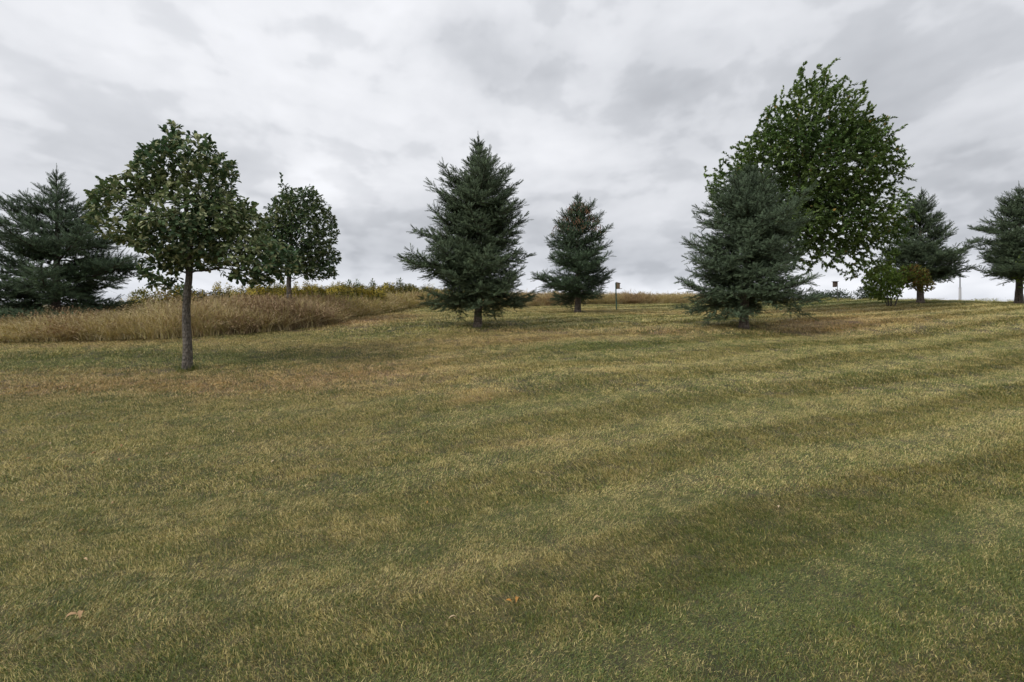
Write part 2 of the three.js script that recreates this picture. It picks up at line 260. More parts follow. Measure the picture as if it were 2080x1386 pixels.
function spruce(o) {
  const r = rng(o.seed), root = thing('spruce_tree', o.label, 'tree', o.X, ground(o.X, o.d) - 0.03, -o.d, 'spruces on the lawn'), { H, R } = o;
  const tp = [], tr = [], bend = (y) => V((o.lean ?? 0) * y + 0.02 * Math.sin(y * 2 + o.seed), y, 0.02 * Math.cos(y * 1.7 + o.seed));
  for (let k = 0; k <= 28; k++) { const s = k / 28, y = s * H * 0.985 - (k ? 0 : 0.06); tp.push(bend(y)); tr.push(o.trunk * (Math.pow(1 - s, 0.9) * 0.96 + 0.025) * (1 + 0.45 * Math.exp(-Math.max(0, y) * 7))); }
  const tg = new Geo(); tg.tube(tp, tr, 14, true, (a, l) => 1 + 0.08 * (noise(Math.cos(a) * 2.2 + o.seed, l * 4) + noise(Math.sin(a) * 2.2 - o.seed, l * 4 + 20))); part('trunk', tg.build(), o.bark ?? spruceBark, root);
  const wood = new Geo(), shoots = new Copies();
  const shoot = (p, d, L) => { const f = 0.75 + 0.5 * r(), c = mix3(o.dark, o.light, r()); shoots.add(frame(p, d, V(r() - 0.5, r() - 0.5, r() - 0.5), L * 0.95, L, L * 0.95), [c[0] * f, c[1] * f, c[2] * f]); };
  let az = r() * 6.28;
  const branch = (y, az, L, e0, t) => {
    const n = Math.max(4, Math.round(L / 0.14)), pts = [bend(y)], rad = [], out = V(Math.cos(az), 0, Math.sin(az)), side = V(-Math.sin(az), 0, Math.cos(az)), dirs = [], curl = (r() - 0.5) * 0.5;
    let yawd = 0;
    for (let k = 1; k <= n; k++) {
      const s = k / n, e = e0 - o.droop * t * Math.sin(Math.PI * Math.min(1, s * 1.25)) * 0.6 + (o.turnup ?? 0.5) * s * s * (0.35 + t * 0.65);
      yawd += curl / n;
      const d = out.clone().multiplyScalar(Math.cos(e)).addScaledVector(UPV, Math.sin(e)).addScaledVector(side, yawd).normalize(); dirs.push(d); pts.push(pts[k - 1].clone().addScaledVector(d, L / n));
    }
    for (let k = 0; k <= n; k++) rad.push(lerp(0.006 + L * 0.009, 0.003, k / n));
    wood.tube(pts, rad, 4);
    const at = (s) => { const f = clamp(s, 0, 0.9999) * n, k = Math.floor(f); return [pts[k].clone().lerp(pts[k + 1], f - k), dirs[k]]; };
    let flip = 1;
    const s0 = lerp(0.1, o.bare ?? 0.14, t), SH = o.shoot ?? 0.165;
    const twig = (p, d2, l2, light, deep) => {
      const m = Math.max(1, Math.round(l2 / (0.078 * (o.gap ?? 1)))), q = p.clone(), s3 = V().crossVectors(d2, UPV).normalize(), u3 = V().crossVectors(s3, d2);
      if (l2 > 0.14) wood.tube([p.clone(), p.clone().addScaledVector(d2, l2)], [0.0045, 0.002], 3);
      let fl = r() < 0.5 ? 1 : -1;
      for (let j = 0; j < m; j++) {
        d2.y += 0.03; d2.normalize(); fl = -fl;
        if (deep && l2 > 0.2 && j < m - 1 && r() < 0.6) twig(q, d2.clone().addScaledVector(s3, fl * (0.7 + 0.3 * r())).addScaledVector(u3, (r() - 0.45) * 0.8).normalize(), l2 * (1 - j / m) * (0.3 + 0.25 * r()) + 0.05, light + 0.15 * j / m, false);
        const al = r() * 6.28, sp = 0.35 + 0.45 * r();
        shoot(q, d2.clone().addScaledVector(s3, Math.cos(al) * sp).addScaledVector(u3, Math.sin(al) * sp * 0.7 + 0.15).normalize(), SH * (0.7 + 0.6 * r()), light + 0.25 * j / m);
        q.addScaledVector(d2, l2 / m);
      }
      shoot(q, d2.clone(), SH * (0.85 + 0.5 * r()), light + 0.35);
    };
    for (let s = s0; s < 1; s += 0.095 / L * (o.gap ?? 1)) {
      const [p, d] = at(s), l2 = (0.42 * L * Math.pow(1 - s, 0.75) * smooth(-0.1, 0.3, s) + 0.1) * (0.55 + 0.7 * r()); flip = -flip;
      const sd = V().crossVectors(d, UPV).normalize().multiplyScalar(flip), ud = V().crossVectors(sd, d).multiplyScalar(flip), ang = 0.65 + 0.4 * r(), roll = (r() - 0.5) * 1.5 - (o.hang ?? 0) * 0.8;
      const d2 = d.clone().multiplyScalar(Math.cos(ang)).addScaledVector(sd, Math.sin(ang) * Math.cos(roll)).addScaledVector(ud, Math.sin(ang) * Math.sin(roll)).addScaledVector(UPV, (1 - t) * 0.3 - 0.1 * t).normalize();
      twig(p, d2, l2, 0.15 + 0.45 * s, true);
      if (r() < 0.7) shoot(p, d.clone().addScaledVector(UPV, 0.5 + 0.6 * r()).addScaledVector(sd, 0.4 * r()), SH * (0.8 + 0.5 * r()), 0.2 + 0.5 * s);
    }
    const [p, d] = at(1); for (let k = 0; k < 3; k++) shoot(p, d.clone().add(V((r() - 0.5) * 0.7, (r() - 0.3) * 0.5, (r() - 0.5) * 0.7)).normalize(), SH * (1.1 + 0.4 * r()), 1);
  };
  for (let y = o.first; y < H - 0.18;) {
    const t = (H - y) / (H - o.first), n = Math.round(o.per * (0.75 + 0.5 * r()) * lerp(0.75, 1, t));
    for (let k = 0; k < n; k++) {
      az += 2.4 + (r() - 0.5) * 0.8;
      const prof = (1 - Math.pow(1 - t, o.exp ?? 2.4)) * (0.22 + 0.78 * smooth(0, 0.36, t)), clump = 0.92 + 0.62 * noise(Math.cos(az) * 1.6 + o.seed * 3.1, y * 1.3 + Math.sin(az) * 1.6), gap = noise(Math.cos(az) * 1.3 - o.seed, y * 2.1 + Math.sin(az) * 1.3 + 50);
      if (r() < (o.miss ?? 0) || gap < -(o.open ?? 9)) continue;
      const L = Math.max(0.1, R * prof * clump * (r() < 0.3 ? 0.45 + 0.3 * r() : 0.78 + 0.36 * r()) * (1 + (o.skew ?? 0) * Math.cos(az)));
      branch(y + (r() - 0.5) * o.step * (o.mess ?? 1.2), az, L, lerp(o.eTop, o.eLow, Math.pow(t, 0.55)) + (r() - 0.5) * 0.42, t);
    }
    y += o.step * lerp(0.7, 1.05, t) * (0.8 + 0.4 * r());
  }
  for (const [y, a, L, e] of o.extra ?? []) branch(y, a, L, e, 0.4);
  for (let y = H - 0.3; y < H; y += 0.05) for (let k = 0; k < 3; k++) shoot(bend(y), V((r() - 0.5) * 1.1, 1, (r() - 0.5) * 1.1).normalize(), 0.11, 0.9);
  for (let k = 0; k < 3; k++) shoot(bend(H - 0.03), V((r() - 0.5) * 0.5, 1, (r() - 0.5) * 0.5).normalize(), 0.16);
  for (let k = 0; k < 4; k++) shoot(bend(H + k * 0.06), V((r() - 0.5) * 0.16, 1, (r() - 0.5) * 0.16).normalize(), 0.13);
  part('branches', wood.build(), twigMat, root);
  shoots.build('needles', shootGeo, needleMat, root);
  if (o.cones) {
    const cone = (() => { const g = new Geo(), p = [], q = []; for (let k = 0; k <= 5; k++) { const s = k / 5; p.push(V(0, -s, 0)); q.push(0.16 * Math.sin(Math.PI * (0.12 + 0.83 * s))); } g.tube(p, q, 6, true, (a, l, k) => 1 + 0.2 * ((k + Math.round(a * 2)) % 2)); return g.build(); })(), cs = new Copies();
    for (let k = 0; k < o.cones; k++) { const y = H * (0.62 + 0.33 * Math.pow(r(), 0.8)), a = r() * 6.28, t = (H - y) / (H - o.first), L = R * (1 - Math.pow(1 - t, 2.4)) * (0.3 + 0.55 * Math.sqrt(r())), p = bend(y).add(V(Math.cos(a) * L, 0.25 * L - 0.05, Math.sin(a) * L)), s = 0.08 + 0.03 * r(), f = 0.7 + 0.6 * r(); cs.add(frame(p, V((r() - 0.5) * 0.5, 1, (r() - 0.5) * 0.5), V(1, 0, 0), s, s, s), [0.17 * f, 0.09 * f, 0.05 * f]); }
    cs.build('cones', cone, new THREE.MeshStandardMaterial({ roughness: 0.9 }), root).userData.label = 'reddish brown cones hanging in the top';
  }
  return root;
}
const GREEN = { dark: [0.055, 0.09, 0.042], light: [0.14, 0.195, 0.1] }, BLUE = { dark: [0.068, 0.105, 0.056], light: [0.155, 0.22, 0.12] }, DEEP = { dark: [0.045, 0.08, 0.038], light: [0.105, 0.165, 0.08] };
spruce({ seed: 11, X: -1.06, d: 18.0, H: 5.98, R: 2.0, trunk: 0.13, first: 0.98, per: 8, step: 0.19, eTop: 1.1, eLow: 0.0, droop: 0.3, turnup: 0.45, hang: 0.12, exp: 2.5, open: 0.36, ...GREEN, extra: [[0.62, 0.9, 0.5, -0.3]], label: 'tall dense dark green spruce with upswept tips and a bare trunk foot' });
spruce({ seed: 23, X: 7.52, d: 18.4, H: 5.35, R: 2.3, trunk: 0.145, first: 1.08, per: 9, step: 0.165, eTop: 1.05, eLow: -0.05, droop: 0.3, turnup: 0.4, hang: 0.16, exp: 2.0, open: 0.42, lean: 0.03, shoot: 0.155, ...BLUE, extra: [[0.8, 2.6, 1.6, -0.35], [0.75, 2.2, 1.3, -0.35], [0.7, 1.2, 0.6, -0.3]], label: 'blue green conical spruce standing in front of the big maple' });
spruce({ seed: 37, X: 3.1, d: 26.8, H: 5.5, R: 2.2, trunk: 0.15, first: 0.9, per: 6, step: 0.24, eTop: 1.0, eLow: 0.05, droop: 0.3, turnup: 0.5, shoot: 0.18, open: 0.3, cones: 600, exp: 2.3, ...DEEP, label: 'spruce with reddish cones in its top beside the green birdhouse post' });
spruce({ seed: 41, X: -14.1, d: 17.6, H: 4.75, R: 2.8, trunk: 0.14, first: 0.2, per: 6, step: 0.27, eTop: 0.85, eLow: -0.02, droop: 0.25, turnup: 0.35, shoot: 0.18, open: 0.26, mess: 0.6, exp: 1.75, extra: [[3.4, 3.0, 1.7, 0.25], [3.05, 2.7, 1.5, 0.3], [2.9, 0.2, 1.5, 0.2]], ...DEEP, label: 'broad dark spruce with layered boughs growing out of the tall dry grass' });
spruce({ seed: 53, X: 21.0, d: 29.2, H: 5.75, R: 2.5, trunk: 0.17, first: 1.3, per: 6, step: 0.23, eTop: 1.1, eLow: 0.1, droop: 0.2, turnup: 0.45, shoot: 0.19, open: 0.3, exp: 1.55, ...GREEN, label: 'spruce on the hill crest behind the leafy shrub with orange leaves' });
spruce({ seed: 67, X: 25.7, d: 28.8, H: 6.0, R: 2.5, trunk: 0.18, first: 1.4, per: 6, step: 0.24, eTop: 1.0, eLow: 0.12, droop: 0.2, turnup: 0.4, shoot: 0.19, open: 0.28, exp: 1.7, ...GREEN, label: 'spruce on the hill crest beyond the thin white pole, with leafy growth at its trunk' });

// ---------------------------------------------------------------- broadleaf trees: branches grow towards points in the crown
function grow(r, pts, trunkPts, step, reach, kill) {
  const N = [], par = [], best = new Int32Array(pts.length).fill(-1), bd = new Float32Array(pts.length).fill(1e9), alive = new Uint8Array(pts.length).fill(1);
  const add = (p, parent) => { const id = N.push(p) - 1; par.push(parent); for (let k = 0; k < pts.length; k++) if (alive[k]) { const e = pts[k].distanceToSquared(p); if (e < bd[k]) { bd[k] = e; best[k] = id; } if (e < kill * kill) alive[k] = 0; } return id; };
  for (const chain of trunkPts) { let last = -1; for (const p of chain) last = add(p, last); }
  const trunkN = N.length, sprouts = [], stuck = new Map();
  for (let it = 0; it < 140; it++) {
    const pull = new Map(), R = it < 20 ? reach * 3 : reach;
    for (let k = 0; k < pts.length; k++) if (alive[k] && bd[k] < R * R) { const b = best[k], d = pts[k].clone().sub(N[b]).normalize(); (pull.get(b) ?? pull.set(b, V()).get(b)).add(d); }
    if (!pull.size) break;
    let grew = 0;
    for (const [b, d] of pull) { if (d.lengthSq() < 1e-4) continue; d.normalize().add(V((r() - 0.5) * 0.5, (r() - 0.4) * 0.4, (r() - 0.5) * 0.5)).normalize(); if (par[b] >= 0) d.addScaledVector(N[b].clone().sub(N[par[b]]).normalize(), 0.35).normalize(); const np = N[b].clone().addScaledVector(d, step); if ((sprouts[b] ??= []).some((q) => q.distanceToSquared(np) < step * step * 0.3)) { stuck.set(b, (stuck.get(b) ?? 0) + 1); continue; } sprouts[b].push(np); add(np, b); grew++; }
    for (let k = 0; k < pts.length; k++) if (alive[k] && (stuck.get(best[k]) ?? 0) > 3) alive[k] = 0;
    if (!grew || N.length > 26000) break;
  }
  return { N, par, trunkN };
}
function leafGeo(outline, fold, curl) {     // half outline [x, y] from stalk to tip, mirrored; y along the leaf
  const g = new Geo(), n = outline.length, mid = [], L = [], R = [];
  for (const [x, y] of outline) { const z = curl * (y - 0.5) * (y - 0.5) * -1; const s = 0.94 + 0.1 * y, c = [s, s, s]; mid.push(g.v(0, y, z, 0, 0, c)); L.push(g.v(-x, y + 0.02, z + x * fold, 0, 0, c)); R.push(g.v(x, y + 0.02, z + x * fold, 0, 0, c)); }
  for (let k = 0; k < n - 1; k++) { g.t(mid[k], L[k], L[k + 1]); g.t(mid[k], L[k + 1], mid[k + 1]); g.t(mid[k], mid[k + 1], R[k + 1]); g.t(mid[k], R[k + 1], R[k]); }
  return g.build();
}
const oakLeaf = leafGeo([[0.008, -0.12], [0.02, 0.0], [0.13, 0.14], [0.09, 0.2], [0.23, 0.36], [0.15, 0.44], [0.31, 0.62], [0.22, 0.68], [0.25, 0.84], [0.12, 0.94], [0.0, 1.0]], 0.35, 0.25);
const mapleLeaf = leafGeo([[0.008, -0.3], [0.02, 0.0], [0.34, 0.06], [0.2, 0.22], [0.5, 0.5], [0.17, 0.5], [0.2, 0.72], [0.0, 1.0]], 0.3, 0.2);
const ovalLeaf = leafGeo([[0.01, -0.1], [0.02, 0.0], [0.2, 0.22], [0.27, 0.48], [0.17, 0.78], [0.0, 1.0]], 0.3, 0.2);
const leafMat = new THREE.MeshPhysicalMaterial({ vertexColors: true, roughness: 0.9, transmission: 0.3, thickness: 0, specularIntensity: 0.5 });
function broadleaf(o) {
  const r = rng(o.seed), root = thing(o.name, o.label, o.category ?? 'tree', o.X, ground(o.X, o.d) - 0.03, -o.d, o.group), pts = [];
  const vol = o.blobs.map((b) => b[3] * b[4] * b[5]), tot = vol.reduce((a, b) => a + b);
  for (let guard = 0; pts.length < o.points && guard < o.points * 40; guard++) {
    let pick = r() * tot, k = 0; while (pick > vol[k] && k < vol.length - 1) pick -= vol[k++];
    const [x, y, z, rx, ry, rz] = o.blobs[k], u = V(r() * 2 - 1, r() * 2 - 1, r() * 2 - 1), l = u.length(); if (l > 1 || l < 0.12) continue;
    if (r() > 0.25 + 0.9 * l * l) continue;                     // fuller towards the outside
    const p = V(x + u.x * rx, y + u.y * ry, z + u.z * rz), hole = noise(p.x * o.holes + o.seed + (o.shift ?? 0), p.y * o.holes + p.z * o.holes * 0.8);
    if (hole < o.gapLevel) continue;
    pts.push(p);
    if (o.plume) { const d = p.clone().sub(V(0, p.y * 0.75, 0)).normalize().multiplyScalar(0.6).add(V(o.wind ?? 0, 0.75, 0)).normalize(), n = 2 + Math.floor(r() * 3); for (let j = 1; j <= n; j++) pts.push(p.clone().addScaledVector(d, j * o.plume / 3).add(V((r() - 0.5) * 0.08, 0, (r() - 0.5) * 0.08))); }
  }
  const { N, par, trunkN } = grow(r, pts, o.trunks, o.step, o.reach, o.kill), kids = N.map(() => []), rad = new Float32Array(N.length);
  for (let k = 0; k < N.length; k++) if (par[k] >= 0) kids[par[k]].push(k);
  for (let k = N.length - 1; k >= 0; k--) rad[k] = kids[k].length ? Math.pow(kids[k].reduce((a, c) => a + Math.pow(rad[c], 2.4), 0), 1 / 2.4) : o.tip;
  // trunks as fitted tubes with flare, then every branch chain
  let from = 0;
  for (const chain of o.trunks) {
    const n = chain.length, r0 = o.trunkR, top = Math.max(o.tip * 2, o.trunkTop ?? r0 * 0.25), g = new Geo(), rr = chain.map((p, k) => lerp(r0, top, Math.pow(k / (n - 1), 1.1)) * (1 + (o.flare ?? 0.35) * Math.exp(-Math.max(0, p.y) * 9)));
    const cc = new THREE.CatmullRomCurve3(chain), m = Math.max(12, Math.round(cc.getLength() / 0.09)), pp = cc.getPoints(m), r2 = pp.map((_, k) => { const f = k / m * (n - 1), a = Math.floor(f); return lerp(rr[a], rr[Math.min(n - 1, a + 1)], f - a); });
    g.tube(pp, r2, o.trunkR > 0.05 ? 16 : 6, true, (a, l) => 1 + 0.07 * (noise(Math.cos(a) * 2.2 + o.seed, l * 3) + noise(Math.sin(a) * 2.2 - o.seed, l * 3 + 20)) + 0.035 * noise(Math.cos(a) * 6, l * 8));
    part('trunk', g.build(), o.bark, root);
    for (let k = 0; k < n; k++) rad[from + k] = rr[k] * 0.8; from += n;
  }
  const wood = new Geo(), used = new Uint8Array(N.length);
  for (let k = trunkN; k < N.length; k++) {
    if (used[k]) continue; const pp = [N[par[k]]], q = [Math.min(rad[k] * 1.15, rad[par[k]])]; let c = k;
    while (c !== undefined && !used[c]) { used[c] = 1; pp.push(N[c]); q.push(rad[c]); c = kids[c].slice().sort((a, b) => rad[b] - rad[a])[0]; }
    wood.tube(pp, q, q[1] > 0.02 ? 7 : 4);
  }
  part('branches', wood.build(), o.twigs ?? twigMat, root);
  // leaves round the thin twigs
  const leaves = [], mid = o.centre ?? V(0, 3, 0);
  for (let k = trunkN; k < N.length; k++) {
    if (rad[k] > o.leafMax) continue;
    const tipNode = !kids[k].length, tw = N[k].clone().sub(N[par[k]]).normalize(), n = Math.round((tipNode ? o.atTip : o.along) * (0.6 + 0.8 * r())), away = N[k].clone().sub(mid).normalize();
    for (let j = 0; j < n; j++) {
      const a = r() * 6.283, s = V().crossVectors(tw, V(0.3, 1, 0.2)).normalize(), u = V().crossVectors(s, tw), sp = tipNode ? 0.4 + 0.9 * r() : 0.9 + 0.5 * r();
      const d = tw.clone().addScaledVector(s, Math.cos(a) * sp).addScaledVector(u, Math.sin(a) * sp).addScaledVector(away, 0.35).add(V(o.wind ?? 0, o.leafLift ?? 0, 0)).normalize();
      const p = N[par[k]].clone().lerp(N[k], r()), nrm = V((r() - 0.5) * 1.3, 1, (r() - 0.5) * 1.3).addScaledVector(away, 0.5), L = o.leaf * (0.65 + 0.6 * r());
      leaves.push({ m: frame(p, d, nrm, L * (0.85 + 0.3 * r()), L, L), p, c: o.tint(r, p, away) });
    }
  }
  if (o.single) {                                               // the leaves that show largest, one mesh each
    const eye = V(-o.X, 1.6 - root.position.y, o.d);
    leaves.forEach((l) => { l.e = l.p.distanceTo(eye) + 0.2 * r(); }); leaves.sort((a, b) => a.e - b.e);
    const mats = new Map(), near = leaves.splice(0, o.single);
    for (const l of near) { const key = l.c.map((v) => Math.round(v * 40)).join(); if (!mats.has(key)) { const mm = leafMat.clone(); mm.color = C(...l.c); mats.set(key, mm); } const q = part('leaf', o.leafShape, mats.get(key), root); l.m.decompose(q.position, q.quaternion, q.scale); }
  }
  const cp = new Copies(); for (const l of leaves) cp.add(l.m, l.c); cp.build('foliage', o.leafShape, leafMat, root);
  return root;
}
const oakTint = (pale, k = 1) => (r, p) => { const f = 0.75 + 0.5 * r(), n = noise(p.x * 1.1 + 4, p.y * 1.1 + p.z * 0.6); const c = mix3([0.06, 0.11, 0.045], [0.17, 0.21, 0.07], clamp(0.25 + 0.9 * n + 0.5 * (r() - 0.5))); return (r() < pale * (1 + 2.2 * Math.max(0, n)) ? mix3(c, [0.42, 0.43, 0.23], 0.45 + 0.45 * r()) : c).map((v) => v * f * k); };
broadleaf({ name: 'oak_tree', seed: 5, X: -6.8, d: 11.9, label: 'round crowned oak with lobed dark and pale leaves and a slim bare trunk', group: 'oaks by the tall grass',
  blobs: [[0.02, 4.1, 0, 0.98, 0.72, 0.95], [-0.02, 4.62, 0, 0.55, 0.42, 0.55], [-1.1, 3.3, 0.2, 0.72, 0.7, 0.8], [0.2, 2.95, 0, 1.35, 0.85, 1.3], [1.5, 2.3, 0.1, 0.86, 0.52, 0.85], [0.8, 3.1, 0, 0.75, 0.7, 0.8], [-0.55, 2.05, 0, 0.36, 0.36, 0.5], [-0.29, 5.0, 0, 0.2, 0.24, 0.2], [-0.8, 4.05, 0, 0.42, 0.42, 0.5], [0.4, 4.7, 0, 0.22, 0.25, 0.22]],
  trunks: [[V(0, -0.06, 0), V(0.005, 0.5, 0), V(-0.01, 1.0, 0.01), V(0.0, 1.5, 0.02), V(0.04, 2.0, 0), V(0.05, 2.5, -0.02), V(0.02, 3.0, 0.0), V(-0.02, 3.5, 0.02), V(-0.04, 4.0, 0)]], trunkR: 0.097, trunkTop: 0.03, flare: 0.2, bark: oakBark,
  points: 4400, shift: 7.4, holes: 1.3, gapLevel: -0.2, step: 0.085, reach: 0.6, kill: 0.09, tip: 0.0026, leafMax: 0.0085, atTip: 7, along: 3.2, leaf: 0.118, leafShape: oakLeaf, tint: oakTint(0.26, 1.15), centre: V(0, 3, 0), leafLift: -0.05, single: 300 });
broadleaf({ name: 'oak_tree', seed: 19, X: -7.85, d: 20, label: 'smaller oak with spiky leader rising out of the tall dry grass', group: 'oaks by the tall grass',
  blobs: [[0.43, 3.2, 0, 1.25, 1.5, 1.3], [0.95, 2.15, 0, 0.95, 0.7, 1.0], [-0.45, 2.8, 0, 0.6, 0.95, 0.9], [-0.14, 4.7, 0, 0.2, 0.6, 0.2], [0.81, 4.4, 0, 0.24, 0.45, 0.24], [1.3, 3.8, 0, 0.25, 0.35, 0.25]],
  trunks: [[V(0, -0.06, 0), V(0.01, 0.7, 0), V(0, 1.4, 0.01), V(0.05, 2.1, 0), V(0.08, 2.8, 0), V(0.05, 3.5, 0), V(-0.04, 4.2, 0), V(-0.13, 4.8, 0)]], trunkR: 0.1, trunkTop: 0.015, bark: oakBark,
  points: 4400, shift: 3.3, holes: 1.3, gapLevel: -0.18, step: 0.09, reach: 0.6, kill: 0.1, tip: 0.0026, leafMax: 0.0085, atTip: 6, along: 2.6, leaf: 0.12, leafShape: oakLeaf, tint: oakTint(0.08), centre: V(0.2, 2.8, 0) });
broadleaf({ name: 'maple_tree', seed: 31, X: 9.95, d: 24, label: 'large full maple with upswept green plumes behind the blue green spruce',
  blobs: [[2.7, 2.5, 0, 1.2, 0.8, 1.2], [2.45, 8.75, 0, 0.95, 1.15, 1.0], [2.35, 7.4, 0, 2.1, 1.6, 2.0], [2.45, 5.8, 0, 2.7, 2.1, 2.5], [4.35, 6.0, 0, 1.5, 1.7, 1.7], [3.95, 3.9, 0, 2.2, 1.5, 2.2], [0.65, 5.9, 0, 1.3, 1.4, 1.5], [-0.45, 4.9, 0, 1.1, 1.2, 1.2], [4.65, 1.85, 0.2, 1.3, 0.4, 1.0], [1.25, 3.6, 0, 1.8, 1.5, 1.9], [5.55, 3.3, 0, 0.95, 0.65, 0.9], [5.25, 5.0, 0, 0.9, 0.8, 0.9], [4.35, 7.0, 0, 0.7, 0.6, 0.8]],
  trunks: [[V(0, -0.06, 0), V(0.03, 0.8, 0), V(0.12, 1.6, 0), V(0.6, 2.6, 0.03), V(1.2, 3.6, 0), V(1.7, 4.6, -0.04), V(2.05, 5.6, 0), V(2.25, 6.6, 0.03), V(2.4, 7.6, 0)]], trunkR: 0.17, trunkTop: 0.04, bark: mapleBark, plume: 0.85, wind: 0.2,
  points: 15000, holes: 0.8, gapLevel: -0.17, step: 0.13, reach: 0.9, kill: 0.12, tip: 0.0028, leafMax: 0.0085, atTip: 5, along: 5.2, leaf: 0.122, leafShape: mapleLeaf, centre: V(2.4, 4.5, 0),
  tint: (r, p) => { const f = 0.7 + 0.6 * r(), n = noise(p.x * 0.7 + 2, p.y * 0.7 + p.z * 0.4), c = mix3([0.08, 0.15, 0.036], [0.2, 0.28, 0.06], clamp(0.42 + 0.7 * n + 0.6 * (r() - 0.5))); return (r() < 0.012 ? [0.3, 0.2, 0.05] : r() < 0.1 ? mix3(c, [0.3, 0.37, 0.18], 0.6) : c).map((v) => v * f); } });
const shrubStems = (r, n, h, s) => [...Array(n).keys()].map((k) => { const a = k / n * 6.28 + r() * 0.5, o = 0.1 + 0.12 * r(), l = s * (0.5 + 0.5 * r()); return [V(Math.cos(a) * o, -0.05, Math.sin(a) * o), V(Math.cos(a) * (o + l * 0.3), h * 0.33, Math.sin(a) * (o + l * 0.3)), V(Math.cos(a) * (o + l * 0.8), h * 0.72, Math.sin(a) * (o + l * 0.8))]; });
const shrubTint = (at, amount) => (r, p) => { const f = 0.75 + 0.5 * r(), c = mix3([0.12, 0.21, 0.04], [0.27, 0.35, 0.065], r()), o = smooth(at, at + 0.7, p.x + (r() - 0.5) * 0.5) * amount; return mix3(c, r() < 0.5 ? [0.3, 0.15, 0.05] : [0.26, 0.22, 0.05], r() < o ? 0.85 : 0).map((v) => v * f); };
broadleaf({ name: 'shrub', seed: 43, X: 18.4, d: 27.6, category: 'shrub', label: 'many stemmed leafy shrub turning orange on one side at the hill crest',
  blobs: [[-0.3, 1.3, 0, 0.95, 0.75, 0.95], [0.95, 1.45, 0, 0.8, 0.6, 0.8], [-0.35, 0.72, 0, 0.75, 0.4, 0.75], [1.6, 1.05, 0, 0.45, 0.35, 0.5]], trunks: shrubStems(rng(8), 7, 1.0, 0.55), trunkR: 0.028, trunkTop: 0.01, flare: 0.1, bark: oakBark,
  points: 2200, holes: 1.6, gapLevel: -0.3, step: 0.08, reach: 0.8, kill: 0.1, tip: 0.003, leafMax: 0.009, atTip: 6, along: 2.4, leaf: 0.13, leafShape: ovalLeaf, centre: V(0, 0.8, 0), tint: shrubTint(0.25, 0.8) });
broadleaf({ name: 'shrub', seed: 47, X: 25.3, d: 27.9, category: 'shrub', label: 'loose leafy shrub growing round the trunk of a crest spruce',
  blobs: [[0, 1.5, 0, 0.6, 0.8, 0.6], [0.7, 0.8, 0, 0.5, 0.5, 0.5], [-0.3, 2.2, 0, 0.4, 0.5, 0.4]], trunks: shrubStems(rng(12), 5, 1.2, 0.35), trunkR: 0.022, trunkTop: 0.008, flare: 0.1, bark: oakBark,
  points: 600, holes: 1.6, gapLevel: -0.2, step: 0.09, reach: 0.8, kill: 0.11, tip: 0.003, leafMax: 0.009, atTip: 4, along: 1.4, leaf: 0.12, leafShape: ovalLeaf, centre: V(0, 0.8, 0), tint: shrubTint(-0.2, 0.45) });

// ---------------------------------------------------------------- tall dry grass
const edgeLen = []; { let s = 0; meadowEdge.forEach((p, k) => { if (k) s += Math.hypot(p[0] - meadowEdge[k - 1][0], p[1] - meadowEdge[k - 1][1]); edgeLen.push(s); }); }
function edgeAt(s) { let k = 0; while (k < edgeLen.length - 2 && s > edgeLen[k + 1]) k++; const f = (s - edgeLen[k]) / (edgeLen[k + 1] - edgeLen[k]), [x0, d0] = meadowEdge[k], [x1, d1] = meadowEdge[k + 1], l = Math.hypot(x1 - x0, d1 - d0); return [lerp(x0, x1, f), lerp(d0, d1, f), -(d1 - d0) / l, (x1 - x0) / l]; }
function stalkClump(seed, n, radius, tones, heads, bend) {   // about 1 m tall
  const r = rng(seed), g = new Geo();
  for (let k = 0; k < n; k++) {
    const a = r() * 6.283, q = Math.sqrt(r()) * radius, x = Math.cos(a) * q, z = Math.sin(a) * q, h = 0.45 + 0.6 * Math.sqrt(r()), yaw = r() * 6.283, ln = bend * (0.15 + r()), dx = Math.cos(yaw), dz = Math.sin(yaw), w = 0.004 + 0.007 * r(), tw = r() * 3.14, sx = Math.cos(tw) * w, sz = Math.sin(tw) * w;
    const tone = tones[Math.floor(r() * tones.length)], f = 0.7 + 0.6 * r(), c = tone.map((v) => v * f); let pa = -1, pb = -1, ex, ey, ez;
    for (let j = 0; j <= 4; j++) {
      const s = j / 4, b = ln * s * s * h; ex = x + dx * b; ey = s * h * (1 - 0.22 * ln * s); ez = z + dz * b; const t = j === 4 ? 0.2 : 1 - 0.5 * s;
      const i = g.v(ex - sx * t, ey, ez - sz * t, 0, 0, c), k2 = g.v(ex + sx * t, ey, ez + sz * t, 0, 0, c); if (pa >= 0) { g.t(pa, pb, i); g.t(pb, k2, i); } pa = i; pb = k2;
    }
    if (r() < heads) { const hc = mix3(c, [0.24, 0.15, 0.09], 0.6); for (let j = 0; j < 5; j++) { const l = 0.03 + 0.05 * r(), y = ey - 0.16 * r() * h, aa = r() * 6.28, m = g.v(ex, y, ez, 0, 0, hc), m2 = g.v(ex + Math.cos(aa) * l * 0.5 + 0.012, y + l * 0.7, ez + Math.sin(aa) * l * 0.5, 0, 0, hc), m3 = g.v(ex + Math.cos(aa) * l * 0.5 - 0.012, y + l, ez + Math.sin(aa) * l * 0.5, 0, 0, hc); g.t(m, m2, m3); } }
  }
  return g.build();
}
